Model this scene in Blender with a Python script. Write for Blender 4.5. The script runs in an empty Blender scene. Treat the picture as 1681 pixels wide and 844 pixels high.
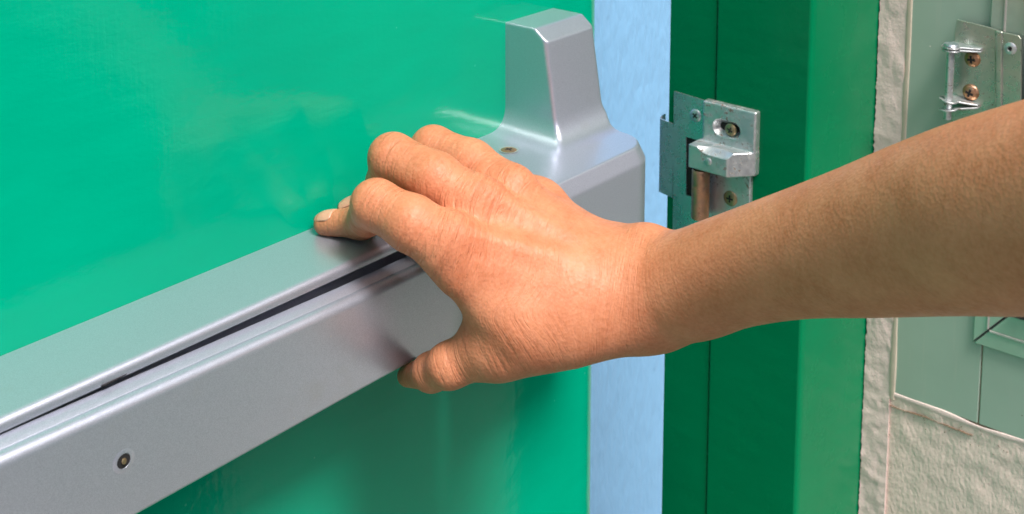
import bpy, bmesh, math, random
import numpy as np
from mathutils import Vector, Matrix
random.seed(4)
scene = bpy.context.scene
R_ = math.radians

# ------------------------------------------------------------------ camera
FPX, CU, CV = 2093.0, 840.0, -200.0            # focal length and principal point of the photograph (1681 x 844)
PITCH, YAW, CAM = R_(8.1), R_(40.4), np.array([0.0, -0.50, 0.0])
_Fh = np.array([math.cos(YAW), math.sin(YAW), 0.0])
_R = np.array([math.sin(YAW), -math.cos(YAW), 0.0])
_F = _Fh*math.cos(PITCH) - np.array([0, 0, 1.0])*math.sin(PITCH)
_U = np.cross(_R, _F)


def at(u, v, **k):
    """world point seen at photo pixel (u, v) on the plane x=, y= or z=, or at depth d="""
    d = _F + (u-CU)/FPX*_R - (v-CV)/FPX*_U
    (a, val), = k.items()
    if a == 'd':
        return CAM + d*val
    i = 'xyz'.index(a)
    return CAM + d*((val-CAM[i])/d[i])


cam_d = bpy.data.cameras.new('camera')
cam = bpy.data.objects.new('camera', cam_d)
scene.collection.objects.link(cam)
scene.camera = cam
cam.matrix_world = Matrix(((_R[0], _U[0], -_F[0], CAM[0]), (_R[1], _U[1], -_F[1], CAM[1]),
                           (_R[2], _U[2], -_F[2], CAM[2]), (0, 0, 0, 1)))
cam_d.sensor_width = 36.0
cam_d.lens = FPX/1681*36.0
cam_d.shift_x = (840.5-CU)/1681
cam_d.shift_y = (CV-422.0)/1681
cam_d.clip_start, cam_d.clip_end = 0.02, 500
cam_d.dof.use_dof = True
cam_d.dof.focus_distance = 0.655
cam_d.dof.aperture_fstop = 20

# ------------------------------------------------------------------ sky, sun, exposure
SUN_DIR = Vector((-0.11, -0.50, 0.85)).normalized()      # towards the sun
world = bpy.data.worlds.new('World')
scene.world = world
world.use_nodes = True
wn = world.node_tree
wn.nodes.clear()
sky = wn.nodes.new('ShaderNodeTexSky')
sky.sky_type = 'NISHITA'
sky.sun_disc = False
sky.sun_elevation = math.asin(SUN_DIR.z)
sky.sun_rotation = math.atan2(SUN_DIR.x, SUN_DIR.y)
sky.air_density, sky.dust_density, sky.ozone_density = 1.0, 6.0, 0.6
bg = wn.nodes.new('ShaderNodeBackground')
bg.inputs['Strength'].default_value = 0.14
wo = wn.nodes.new('ShaderNodeOutputWorld')
wn.links.new(sky.outputs[0], bg.inputs[0])
wn.links.new(bg.outputs[0], wo.inputs[0])
sl = bpy.data.lights.new('sun', 'SUN')
sl.energy = 3.6
sl.angle = R_(16)
sl.color = (1.0, 0.965, 0.93)
so = bpy.data.objects.new('sun', sl)
scene.collection.objects.link(so)
so.rotation_euler = SUN_DIR.to_track_quat('Z', 'Y').to_euler()
scene.view_settings.view_transform = 'Standard'
scene.view_settings.look = 'None'
scene.view_settings.gamma = 1
scene.view_settings.exposure = 0.20
scene.cycles.max_bounces = 10
scene.cycles.diffuse_bounces = 5
scene.cycles.caustics_reflective = False
scene.cycles.caustics_refractive = False


# ------------------------------------------------------------------ helpers
def link(name, me, mat=None, parent=None, smooth=True):
    o = bpy.data.objects.new(name, me)
    scene.collection.objects.link(o)
    if mat is not None:
        me.materials.append(mat)
    if smooth:
        me.polygons.foreach_set('use_smooth', [True]*len(me.polygons))
    o.parent = parent
    return o


def tag(o, label=None, cat=None, group=None, kind=None):
    for k, v in (('label', label), ('category', cat), ('group', group), ('kind', kind)):
        if v:
            o[k] = v
    return o


def thing(name, loc, label, cat, group=None):
    o = bpy.data.objects.new(name, None)
    o.empty_display_size = 0.02
    scene.collection.objects.link(o)
    o.location = loc
    return tag(o, label, cat, group)


def mesh_py(verts, faces, name='mesh'):
    me = bpy.data.meshes.new(name)
    me.from_pydata([tuple(map(float, v)) for v in verts], [], faces)
    me.update()
    return me


def fix(me):
    bm = bmesh.new()
    bm.from_mesh(me)
    bmesh.ops.recalc_face_normals(bm, faces=bm.faces)
    bm.to_mesh(me)
    bm.free()
    return me


def put(name, verts, faces, mat, parent=None, smooth=False, bevel=0, seg=2, bang=30, label=None, sharp=38):
    """make a mesh part; vertices are in world metres, kept relative to the parent"""
    me = fix(mesh_py(verts, faces, name))
    q_ = parent
    while q_ is not None:
        me.transform(Matrix.Translation(-q_.location))
        q_ = q_.parent
    o = link(name, me, mat, parent, smooth or bevel > 0)
    if smooth and not bevel:
        me.set_sharp_from_angle(angle=R_(sharp))
    if bevel:
        b = o.modifiers.new('bevel', 'BEVEL')
        b.width, b.segments, b.limit_method, b.angle_limit = bevel, seg, 'ANGLE', R_(bang)
        b.harden_normals = False
        w = o.modifiers.new('wn', 'WEIGHTED_NORMAL')
        w.keep_sharp = False
    if label:
        o['label'] = label
    return o


def prism(poly, off):
    """closed polygon (world points) extruded by the offset vector"""
    n = len(poly)
    off = np.array(off, float)
    v = [np.array(p, float) for p in poly] + [np.array(p, float)+off for p in poly]
    f = [tuple(range(n)), tuple(range(2*n-1, n-1, -1))]
    f += [(i, (i+1) % n, n+(i+1) % n, n+i) for i in range(n)]
    return v, f


def box(x0, x1, y0, y1, z0, z1):
    return prism([(x0, y0, z0), (x1, y0, z0), (x1, y1, z0), (x0, y1, z0)], (0, 0, z1-z0))


def profile_x(pts, x0, x1, nx=1, zoff=None):
    """open or closed profile of (y, z) points run along x; closed, with end caps"""
    n = len(pts)
    v, f = [], []
    for i in range(nx+1):
        x = x0+(x1-x0)*i/nx
        for y, z in pts:
            dz = zoff(x, y, z) if zoff else 0
            v.append((x, y, z+dz))
    for i in range(nx):
        for j in range(n):
            a, b = i*n+j, i*n+(j+1) % n
            f.append((a, b, b+n, a+n))
    f.append(tuple(range(n)))
    f.append(tuple(range(nx*n+n-1, nx*n-1, -1)))
    return v, f


def arc(cy, cz, r, a0, a1, n):
    return [(cy+r*math.cos(R_(a0+(a1-a0)*i/n)), cz+r*math.sin(R_(a0+(a1-a0)*i/n))) for i in range(n+1)]


def lathe(prof, axis, centre, n=28, up=None):
    """(radius, height) profile turned about axis through centre"""
    ax = Vector(axis).normalized()
    e1 = ax.orthogonal().normalized()
    e2 = ax.cross(e1)
    v, f = [], []
    m = len(prof)
    for i in range(n):
        a = 2*math.pi*i/n
        d = e1*math.cos(a)+e2*math.sin(a)
        for r, h in prof:
            v.append(Vector(centre)+d*max(r, 1e-5)+ax*h)
    for i in range(n):
        for j in range(m-1):
            a = i*m+j
            b = ((i+1) % n)*m+j
            f.append((a, b, b+1, a+1))
    f.append(tuple(i*m for i in range(n)))
    f.append(tuple(i*m+m-1 for i in reversed(range(n))))
    return v, f


# ------------------------------------------------------------------ materials
class NT:
    def __init__(s, name):
        s.m = bpy.data.materials.new(name)
        s.m.use_nodes = True
        s.t = s.m.node_tree
        s.b = s.t.nodes['Principled BSDF']
        s.out = s.t.nodes['Material Output']
        s.co = s.n('ShaderNodeTexCoord').outputs['Object']

    def n(s, typ, **k):
        nd = s.t.nodes.new(typ)
        for a, v in k.items():
            setattr(nd, a, v)
        return nd

    def l(s, a, b):
        s.t.links.new(a, b)

    def set(s, **k):
        for a, v in k.items():
            a = a.replace('_', ' ')
            if isinstance(v, (int, float)):
                s.b.inputs[a].default_value = v
            elif isinstance(v, tuple):
                s.b.inputs[a].default_value = (*v, 1) if len(v) == 3 and 'Radius' not in a else v
            else:
                s.l(v, s.b.inputs[a])

    def map(s, scale=(1, 1, 1), rot=(0, 0, 0), src=None):
        m = s.n('ShaderNodeMapping')
        m.inputs['Scale'].default_value = scale
        m.inputs['Rotation'].default_value = rot
        s.l(src or s.co, m.inputs['Vector'])
        return m.outputs[0]

    def noise(s, scale, detail=3, rough=0.5, vec=None, dist=0, dim='3D', w=None):
        nd = s.n('ShaderNodeTexNoise', noise_dimensions=dim)
        nd.inputs['Scale'].default_value = scale
        nd.inputs['Detail'].default_value = detail
        nd.inputs['Roughness'].default_value = rough
        nd.inputs['Distortion'].default_value = dist
        s.l(vec or s.co, nd.inputs['Vector'])
        if w is not None:
            s.l(w, nd.inputs['W'])
        return nd.outputs[0]

    def vor(s, scale, vec=None, feature='F1', rand=1.0):
        nd = s.n('ShaderNodeTexVoronoi', feature=feature)
        nd.inputs['Scale'].default_value = scale
        nd.inputs['Randomness'].default_value = rand
        s.l(vec or s.co, nd.inputs['Vector'])
        return nd.outputs['Distance']

    def ramp(s, fac, stops, interp='LINEAR'):
        r = s.n('ShaderNodeValToRGB')
        e = r.color_ramp.elements
        r.color_ramp.interpolation = interp
        while len(e) < len(stops):
            e.new(0.5)
        for el, (p, c) in zip(e, stops):
            el.position = p
            el.color = (c, c, c, 1) if isinstance(c, (int, float)) else (*c, 1)
        s.l(fac, r.inputs[0])
        return r.outputs[0]

    def mix(s, fac, a, b, mode='MIX'):
        m = s.n('ShaderNodeMix', data_type='RGBA', blend_type=mode)
        for i, v in ((0, fac), (6, a), (7, b)):
            if isinstance(v, (int, float)):
                m.inputs[i].default_value = v if i == 0 else (v, v, v, 1)
            elif isinstance(v, tuple):
                m.inputs[i].default_value = (*v, 1)
            else:
                s.l(v, m.inputs[i])
        return m.outputs[2]

    def math(s, op, a, b=0.5, c=None):
        m = s.n('ShaderNodeMath', operation=op)
        for i, v in enumerate((a, b, c)):
            if v is None:
                continue
            if isinstance(v, (int, float)):
                m.inputs[i].default_value = v
            else:
                s.l(v, m.inputs[i])
        return m.outputs[0]

    def bump(s, *layers):
        """layers: (height socket, strength, distance)"""
        prev = None
        for h, st, di in layers:
            b = s.n('ShaderNodeBump')
            b.inputs['Strength'].default_value = st
            b.inputs['Distance'].default_value = di
            s.l(h, b.inputs['Height'])
            if prev:
                s.l(prev, b.inputs['Normal'])
            prev = b.outputs[0]
        s.l(prev, s.b.inputs['Normal'])
        return prev


def mat_green(name, base, rough=0.16, peel=1.0, streak=True, spec=0.42):
    t = NT(name)
    big = t.noise(7, 3, 0.5)
    col = t.mix(t.ramp(big, [(0.35, 0.0), (0.7, 1.0)]), tuple(c*0.93 for c in base), tuple(c*1.05 for c in base))
    specks = t.ramp(t.vor(38), [(0.0, 1.0), (0.022, 1.0), (0.03, 0.0)])
    col = t.mix(t.math('MULTIPLY', specks, 0.35), col, tuple(min(1, c*1.3+0.12) for c in base))
    t.set(Base_Color=col, Roughness=t.ramp(t.noise(30, 4), [(0.3, rough*0.7), (0.7, rough*1.35)]), IOR=1.46, Specular_IOR_Level=spec)
    wav = t.noise(26, 2, 0.4, vec=t.map((1, 1, 2.2)))
    pl = t.noise(230, 2, 0.5, vec=t.map((1, 1, 1.8)), dist=0.6)
    vert = t.noise(60, 3, 0.6, vec=t.map((3.0, 3.0, 0.12)))
    t.bump((wav, 0.7, 0.0010*peel), (pl, 0.5, 0.00022*peel), (vert, 0.35 if streak else 0, 0.00022))
    return t.m


GREEN = mat_green('green_gloss_paint', (0.0, 0.40, 0.238), 0.08, 0.7, spec=0.25)
GREEN_F = mat_green('green_frame_paint', (0.0, 0.205, 0.08), 0.24, 0.6, spec=0.14)


def mat_silver():
    t = NT('silver_satin_paint')
    g = t.noise(2600, 2, 0.7)
    g2 = t.noise(900, 3, 0.6)
    col = t.mix(t.ramp(g, [(0.32, 0.0), (0.68, 1.0)]), (0.46, 0.49, 0.60), (0.63, 0.66, 0.78))
    dirt = t.ramp(t.noise(24, 5, 0.65), [(0.60, 0.0), (0.78, 1.0)])
    col = t.mix(t.math('MULTIPLY', dirt, 0.22), col, (0.42, 0.40, 0.36))
    sp = t.ramp(t.vor(75), [(0.0, 1.0), (0.03, 1.0), (0.045, 0.0)])
    col = t.mix(t.math('MULTIPLY', sp, 0.35), col, (0.75, 0.75, 0.72))
    t.set(Base_Color=col, Metallic=0.72, Roughness=t.ramp(g2, [(0.3, 0.28), (0.7, 0.37)]), Coat_Weight=0.5, Coat_Roughness=0.18, Coat_IOR=1.45)
    t.bump((g, 0.6, 0.00010), (t.noise(70, 2), 0.3, 0.0003))
    return t.m


SILVER = mat_silver()


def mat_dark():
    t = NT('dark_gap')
    t.set(Base_Color=(0.012, 0.012, 0.014), Roughness=0.7)  # near-black colour stands in for the shade inside holes and slots
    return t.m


DARK = mat_dark()


def mat_zinc(name, base, rust, rough=0.32, rustamt=0.55, tint=(0.48, 0.56, 0.55)):
    t = NT(name)
    a = t.noise(60, 5, 0.65)
    col = t.mix(t.ramp(a, [(0.35, 0.0), (0.65, 1.0)]), base, tint)
    r1 = t.ramp(t.noise(420, 4, 0.7), [(rustamt, 0.0), (rustamt+0.07, 1.0)])
    r2 = t.ramp(t.noise(110, 5, 0.7), [(0.5, 0.0), (0.62, 1.0)])
    rr = t.math('MULTIPLY', r1, r2)
    col = t.mix(rr, col, rust)
    t.set(Base_Color=col, Metallic=t.math('SUBTRACT', 0.85, t.math('MULTIPLY', rr, 0.8)),
          Roughness=t.math('ADD', t.math('MULTIPLY', rr, 0.4), t.ramp(t.noise(200, 4), [(0.3, rough*0.75), (0.7, rough*1.3)])))
    t.bump((t.noise(500, 4, 0.6), 0.3, 0.0001), (rr, 0.4, 0.0001))
    return t.m


ZINC = mat_zinc('zinc_plated_steel', (0.70, 0.71, 0.72), (0.13, 0.09, 0.06), 0.40, 0.52, (0.60, 0.64, 0.67))
ZINC_BLUE = mat_zinc('blue_zinc_sheet', (0.60, 0.66, 0.72), (0.16, 0.11, 0.08), 0.28, 0.62, (0.52, 0.60, 0.66))
BRACKET = mat_zinc('weathered_zinc', (0.58, 0.56, 0.48), (0.20, 0.12, 0.07), 0.30, 0.6, (0.42, 0.50, 0.42))
BRONZE = mat_zinc('bronze_screw_steel', (0.42, 0.33, 0.19), (0.10, 0.06, 0.03), 0.35, 0.55, (0.34, 0.27, 0.16))
COPPER = mat_zinc('rusty_roller_steel', (0.60, 0.30, 0.15), (0.16, 0.07, 0.035), 0.4, 0.5, (0.40, 0.25, 0.17))


def mat_plaster(name, base, scale=1.0, relief=0.0012, vert=1.0, spots=True, rough=0.6):
    t = NT(name)
    a = t.noise(6, 4, 0.6)
    col = t.mix(t.ramp(a, [(0.3, 0.0), (0.7, 1.0)]), tuple(c*0.92 for c in base), base)
    if spots:
        g = t.ramp(t.noise(40, 6, 0.7), [(0.62, 0.0), (0.75, 1.0)])
        col = t.mix(t.math('MULTIPLY', g, 0.35), col, (base[0]*0.75, base[1]*0.62, base[2]*0.50))
        s = t.ramp(t.vor(130), [(0.0, 1.0), (0.05, 1.0), (0.08, 0.0)])
        s2 = t.ramp(t.noise(25, 3), [(0.55, 0.0), (0.62, 1.0)])
        col = t.mix(t.math('MULTIPLY', s, s2), col, (0.10, 0.07, 0.05))
    t.set(Base_Color=col, Roughness=rough)
    vec = t.map((1, 1, vert))
    n1 = t.noise(170*scale, 3, 0.5, vec=vec)
    n2 = t.noise(45*scale, 3, 0.5, vec=vec)
    t.bump((n2, 0.7, relief*1.5), (t.ramp(n1, [(0.25, 0.0), (0.75, 1.0)]), 0.8, relief*1.1))
    return t.m


PLASTER = mat_plaster('white_painted_plaster', (0.95, 0.77, 0.69), 2.4, 0.0004, 0.6)
PLASTER_ROUGH = mat_plaster('rough_pink_white_plaster', (0.97, 0.77, 0.73), 4.0, 0.00016, 0.8)
BLUEW = mat_plaster('light_blue_wall_paint', (0.27, 0.56, 0.88), 0.9, 0.0014, 0.25, False, 0.45)


def mat_tile():
    t = NT('pale_green_glaze')
    a = t.noise(9, 4, 0.6)
    col = t.mix(t.ramp(a, [(0.3, 0.0), (0.7, 1.0)]), (0.38, 0.50, 0.42), (0.43, 0.55, 0.47))
    s = t.ramp(t.vor(75), [(0.0, 1.0), (0.035, 1.0), (0.05, 0.0)])
    col = t.mix(s, col, (0.75, 0.74, 0.68))
    s = t.ramp(t.vor(52, vec=t.map((1.3, 1.3, 1.3), (0.4, 0.2, 0))), [(0.0, 1.0), (0.022, 1.0), (0.03, 0.0)])
    col = t.mix(s, col, (0.16, 0.09, 0.05))
    drip = t.ramp(t.noise(24, 4, 0.7, vec=t.map((1, 6, 0.25))), [(0.58, 0.0), (0.75, 1.0)])
    col = t.mix(t.math('MULTIPLY', drip, 0.25), col, (0.62, 0.60, 0.50))
    t.set(Base_Color=col, Roughness=t.ramp(t.noise(50, 4), [(0.3, 0.14), (0.7, 0.26)]))
    t.bump((t.noise(30, 2), 0.4, 0.0006))
    return t.m


TILE = mat_tile()


def mat_simple(name, base, rough=0.6, metallic=0.0, scale=120, relief=0.0002):
    t = NT(name)
    col = t.mix(t.noise(scale, 5, 0.65), tuple(c*0.8 for c in base), tuple(min(1, c*1.2) for c in base))
    t.set(Base_Color=col, Roughness=rough, Metallic=metallic)
    t.bump((t.noise(scale*2, 4, 0.6), 0.4, relief))
    return t.m


GROUT = mat_simple('grimy_grout', (0.30, 0.24, 0.18), 0.8)
ALU = mat_simple('pale_green_aluminium', (0.46, 0.56, 0.48), 0.22, 0.35, 40, 0.0001)
ALU_GREY = mat_simple('grey_aluminium', (0.62, 0.58, 0.56), 0.3, 0.5, 60, 0.0001)
GASKET = mat_simple('black_rubber', (0.03, 0.03, 0.035), 0.6)
CONCRETE = mat_simple('concrete_ground', (0.22, 0.20, 0.18), 0.85, 0, 14, 0.003)
WALLOUT = mat_simple('cream_wall_paint', (0.66, 0.62, 0.55), 0.7, 0, 20, 0.001)

# ------------------------------------------------------------------ setting
GZ = -1.32
v, f = box(-40, 40, -40, 40, GZ-0.2, GZ)
g = put('ground', v, f, CONCRETE)
tag(g, kind='structure')

v, f = prism([(2.66, -3.42, GZ+0.004), (2.94, -2.80, GZ+0.004), (2.74, -2.52, GZ+0.004), (2.46, -2.86, GZ+0.004)], (0, 0, 0.03))
PALE = mat_simple('added_slab_pale', (0.88, 0.88, 0.86), 0.7, 0, 3, 0.002)  # added unseen slab, shaped to give the door a pale reflected patch
g = put('added_reflection_slab', v, f, PALE)
tag(g, kind='structure')

v, f = box(-5.0, 9.0, -3.9, -3.6, GZ, 1.6)  # added unseen wall, so the metal fronts reflect something darker than sky
g = put('added_reflection_wall', v, f, mat_simple('added_wall_paint', (0.50, 0.48, 0.53), 0.7, 0, 20, 0.001))
tag(g, kind='structure')

XD = 0.690            # free edge of the door
XJ = 0.750            # face of the jamb the strike is screwed to
X3 = 0.8498           # face of the reveal beyond the frame
ZT, ZB = 0.34, GZ     # top of the doorway and its foot

# blue wall outside, seen through the gap
BY = 0.42
n = 1
v, f = box(0.2, 2.6, BY, BY+0.12, GZ, 0.26)
o = put('blue_wall', v, f, BLUEW)
tag(o, 'light blue plastered wall seen as a narrow strip between the green door and its frame', 'wall')

# ------------------------------------------------------------------ green door
door = thing('green_door', ((XD-0.95)/1, 0, GZ), 'glossy bright green painted door leaf carrying the silver push bar', 'door')
plan = [(-0.25, 0.0), (XD-0.028, 0.0)]
for i in range(1, 9):
    a = i/8
    plan.append((XD-0.028+0.028*math.sin(a*math.pi/2)**1.0, 0.020*(1-math.cos(a*math.pi/2))))
plan += [(XD, 0.042), (-0.25, 0.042)]
v, f = prism([(x, y, GZ+0.012) for x, y in plan], (0, 0, ZT-0.02-GZ-0.012))
put('door_leaf', v, f, GREEN, door, smooth=True)

# ------------------------------------------------------------------ door frame
frame = thing('door_frame', (XJ, -0.06, GZ), 'dark green painted door frame right of the door, the strike screwed to it', 'door frame')
y_back, y_step, y_front = -0.0105, -0.0490, -0.1210
v, f = prism([(XJ, y_back, GZ), (XJ, y_step, GZ), (XJ+0.10, y_step, GZ), (XJ+0.10, y_back, GZ)], (0, 0, ZT-GZ))
put('rebate', v, f, GREEN_F, frame, bevel=0.0008)
v, f = prism([(XJ-0.0012, y_step-0.0006, GZ), (XJ-0.0012, y_front, GZ), (XJ+0.004, y_front-0.0016, GZ), (X3+0.02, y_front-0.0016, GZ), (X3+0.02, y_step-0.0006, GZ)],
             (0, 0, ZT-GZ))
put('casing', v, f, GREEN_F, frame, bevel=0.0018, seg=3)
v, f = box(-0.30, X3+0.02, -0.115, -0.012, ZT, ZT+0.06)
put('head', v, f, GREEN_F, frame, bevel=0.001)

# ------------------------------------------------------------------ reveal wall: plaster, tiles, window frame
wall = thing('reveal_wall', (X3, -0.2, GZ), 'white plastered side wall with pale green tiles right of the green frame', 'wall')
WY0, WY1 = y_front-0.0016, -0.62


def ragged(n, x, y, z0, z1, amp):
    pts = []
    for i in range(n+1):
        z = z0+(z1-z0)*i/n
        pts.append((x, y + amp*(0.6*math.sin(z*83)+0.5*math.sin(z*211+1)+0.5*math.sin(z*457+2)) + random.uniform(-.4, .4)*amp, z))
    return pts


# plaster surface as a relief sheet over a solid back (built as one part with depth)
def relief_sheet(name, x, y0, y1, z0, z1, ny, nz, fn, depth, mat, parent):
    v, f = [], []
    for j in range(nz+1):
        for i in range(ny+1):
            y = y0+(y1-y0)*i/ny
            z = z0+(z1-z0)*j/nz
            dx, dy = fn(i/ny, j/nz, y, z)
            v.append((x-dx, y+dy, z))
    m = len(v)
    for j in range(nz):
        for i in range(ny):
            a = j*(ny+1)+i
            f.append((a, a+1, a+ny+2, a+ny+1))
    ring = [i for i in range(ny+1)] + [j*(ny+1)+ny for j in range(1, nz+1)] + [nz*(ny+1)+i for i in range(ny-1, -1, -1)] + [j*(ny+1) for j in range(nz-1, 0, -1)]
    base = len(v)
    for r in ring:
        v.append((x+depth, v[r][1], v[r][2]))
    k = len(ring)
    for i in range(k):
        f.append((ring[i], ring[(i+1) % k], base+(i+1) % k, base+i))
    f.append(tuple(range(base, base+k)))
    return put(name, v, f, mat, parent, smooth=True)


from mathutils import noise as mn


def nz3(y, z, s, seed=0):
    return mn.fractal(Vector((y*s, z*s, seed)), 1.0, 2.0, 4)


# tile / window zone edges on the reveal plane
yT0 = at(1474, 400, x=X3)[1]           # vertical edge between plaster strip and tiles
zT = at(1470, 650, x=X3)[2]            # lower edge of the tiles


def pl_fn(a, b, y, z):
    dx = 0.00015*nz3(y, z, 90) + 0.0003*nz3(y, z, 30, 5)
    dx += 0.0004*max(0, min(1, (-0.40-z)/0.05))*nz3(y, z, 120, 6)
    dy = 0
    if a == 0:
        dy = 0.0008*nz3(0, z, 160, 3)+0.0007*nz3(0, z, 420, 8) - 0.0003
    if y > yT0-0.004:
        dx += 0.0008*max(0, nz3(y, z, 55, 2))
    return dx, dy


relief_sheet('plaster_strip', X3-0.001, WY0-0.0006, yT0+0.0006, -0.62, -0.02, 24, 420, pl_fn, 0.03, PLASTER_ROUGH, wall)


def low_fn(a, b, y, z):
    dx = 0.0004*nz3(y, z, 40, 7)
    if b > 0.86:
        dx += 0.0012*(b-0.86)/0.14*(0.6+nz3(y, z, 70, 4))
    dy = 0
    return dx, dy


v_low = relief_sheet('plaster_field', X3+0.0004, yT0+0.0004, WY1, -1.30, zT+0.0005, 160, 260, low_fn, 0.03, PLASTER, wall)
v, f = box(X3+0.012, X3+0.16, WY1, WY0+0.001, GZ, 0.60)
put('wall_core', v, f, GREEN_F, wall)  # dark green chosen for a darker reflection in the door
v, f = box(X3-0.0005, X3+0.16, -1.60, WY1-0.0005, GZ, 0.60)  # added unseen extension, darkens the door's right side and its reflections
put('added_wall_end', v, f, GREEN_F, wall)
v, f = box(X3-0.0005, X3+0.0115, yT0-0.004, WY0, -0.0195, ZT+0.06)
put('plaster_strip_top', v, f, PLASTER, wall)
v, f = box(X3-0.0005, X3+0.0115, yT0+0.0003, WY0, GZ, -0.6205)
put('plaster_strip_foot', v, f, PLASTER, wall)

# tiles: bedded in grout, the joint at u=1610
yJ = at(1609, 640, x=X3)[1]
v, f = box(X3+0.0004, X3+0.0118, WY1, yT0-0.0005, zT+0.0006, ZT+0.05)
put('grout', v, f, GROUT, wall)
TZ = zT+0.0022
tile_rows = [(TZ, TZ+0.1665), (TZ+0.168, TZ+0.335), (TZ+0.3365, ZT+0.04)]
tcols = [(yJ+0.0004, yT0-0.0012), (yJ-0.150, yJ-0.0004), (yJ-0.301, yJ-0.1514)]
for (z0, z1) in tile_rows:
    for (y0, y1) in tcols:
        v, f = box(X3-0.0006, X3+0.009, y0, y1, z0, z1)
        put('tile', v, f, TILE, wall, bevel=0.0008)

# bead of sealant along the tile edge
def bead(name, p0, p1, r, mat, parent, seed, n=70, amp=0.5):
    v, f = [], []
    p0, p1 = Vector(p0), Vector(p1)
    d = (p1-p0).normalized()
    e1 = Vector((1, 0, 0))
    e2 = d.cross(e1)
    m = 8
    for i in range(n+1):
        t = i/n
        p = p0.lerp(p1, t)
        rr = r*(1+amp*mn.noise(Vector((t*18, seed, 0))))
        off = e2*(r*amp*1.2*mn.noise(Vector((t*11, seed, 5))))
        for k in range(m):
            a = 2*math.pi*k/m
            v.append(p+off+e1*math.cos(a)*rr*0.5+e2*math.sin(a)*rr)
    for i in range(n):
        for k in range(m):
            a, b = i*m+k, i*m+(k+1) % m
            f.append((a, b, b+m, a+m))
    f.append(tuple(range(m)))
    f.append(tuple(n*m+k for k in reversed(range(m))))
    return put(name, v, f, mat, parent, smooth=True)


SEAL = mat_simple('yellowed_sealant', (0.62, 0.54, 0.44), 0.5)
bead('sealant', (X3-0.0006, yT0-0.0010, zT-0.003), (X3-0.0006, yT0-0.0010, ZT), 0.0021, SEAL, wall, 1, 160)
bead('sealant', (X3-0.0004, yT0+0.001, zT+0.001), (X3-0.0004, WY1, zT-0.001), 0.0019, PLASTER_ROUGH, wall, 2, 260, 0.9)


def crack(name, pts, w, mat, parent):
    v, f = [], []
    for i, p in enumerate(pts):
        p = Vector(p)
        q = Vector(pts[min(i+1, len(pts)-1)])-Vector(pts[max(i-1, 0)])
        s = Vector((0, q.z, -q.y)).normalized()*w*(0.5+random.random()*0.9)*(0.35 if i in (0, len(pts)-1) else 1)
        v += [p-s, p+s, p+s+Vector((0.004, 0, 0)), p-s+Vector((0.004, 0, 0))]
    for i in range(len(pts)-1):
        for k in range(4):
            a, b = i*4+k, i*4+(k+1) % 4
            f.append((a, b, b+4, a+4))
    f += [(0, 1, 2, 3), tuple(len(v)-4+k for k in (3, 2, 1, 0))]
    return put(name, v, f, mat, parent)


CRACKM = mat_simple('crack_grime', (0.22, 0.14, 0.09), 0.9)


def px_line(pts, n, x, wob=0.0005, seed=0):
    out = []
    for i in range(n+1):
        t = i/n*(len(pts)-1)
        k = min(int(t), len(pts)-2)
        fr = t-k
        p = at(pts[k][0]*(1-fr)+pts[k+1][0]*fr, pts[k][1]*(1-fr)+pts[k+1][1]*fr, x=x)
        out.append((x, p[1]+wob*mn.noise(Vector((i*0.7, seed, 0))), p[2]+wob*1.6*mn.noise(Vector((i*0.6, seed, 9)))))
    return out


crack('crack', px_line([(1438, 656), (1475, 672), (1520, 686), (1560, 702), (1596, 716)], 46, X3-0.0012), 0.00014, CRACKM, wall)

gv, gf = [], []
for i in range(150):
    t_ = random.random()**1.2
    u_ = 1425+t_*250
    v_ = 650+max(0, u_-1440)*0.40+random.gauss(8, 9)
    if random.random() < 0.3:
        u_, v_ = 1420+random.random()*50, 640+random.random()*200
    p_ = at(u_, v_, x=X3-0.0009)
    rr = 0.00012+0.00035*random.random()**2.5
    k = len(gv)
    for dx_, dy_, dz_ in ((-0.5, 0, 0), (0.8, 0, 0), (0, 1, 0), (0, -1, .2), (0, .1, 1), (0, 0, -1.2)):
        gv.append(p_+rr*np.array([dx_, dy_*random.uniform(.6, 1.6), dz_*random.uniform(.6, 1.6)]))
    for a_, b_, c3 in ((0, 2, 4), (0, 4, 3), (0, 3, 5), (0, 5, 2), (1, 4, 2), (1, 3, 4), (1, 5, 3), (1, 2, 5)):
        gf.append((k+a_, k+b_, k+c3))
tag(put('grime_specks', gv, gf, CRACKM, wall), kind='stuff')

# ------------------------------------------------------------------ aluminium window frame on the tiles
win = thing('window_frame', (X3-0.004, -0.25, -0.35), 'pale green aluminium window frame with a mitred lower corner on the tiles', 'window frame')
XW = X3-0.0030
yA = at(1618, 60, x=XW)[1]
yB = at(1649, 60, x=XW)[1]
zM0 = at(1597, 561, x=XW)[2]
zM1 = at(1655, 517, x=XW)[2]
yM0 = at(1597, 561, x=XW)[1]
yM1 = at(1655, 517, x=XW)[1]
# stile (vertical) and bottom rail, mitred
v, f = prism([(XW, yM0, zM0), (XW, yM1, zM1+0.0005), (XW, yM1, ZT-0.03), (XW, yM0, ZT-0.03)], (0.0023, 0, 0))
put('stile', v, f, ALU, win, bevel=0.0006)
v, f = prism([(XW, yM0-0.0006, zM0-0.0006), (XW, yM1-0.0006, zM1-0.0003), (XW, WY1+0.02, zM1-0.0003), (XW, WY1+0.02, zM0-0.0006)], (0.0023, 0, 0))
put('bottom_rail', v, f, ALU, win, bevel=0.0006)
crack('mitre_joint', [(XW-0.0002, yM0+(yM1-yM0)*i/8, zM0+(zM1-zM0)*i/8) for i in range(9)], 0.0004, GASKET, win)
yBd = yM0+(yM1-yM0)*0.42
zBd = zM0+(zM1-zM0)*0.42
v, f = box(XW-0.0009, XW+0.001, yBd-0.0009, yBd+0.0009, zBd+0.0012, ZT-0.05)
put('glazing_bead', v, f, ALU_GREY, win, bevel=0.0005)
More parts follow.
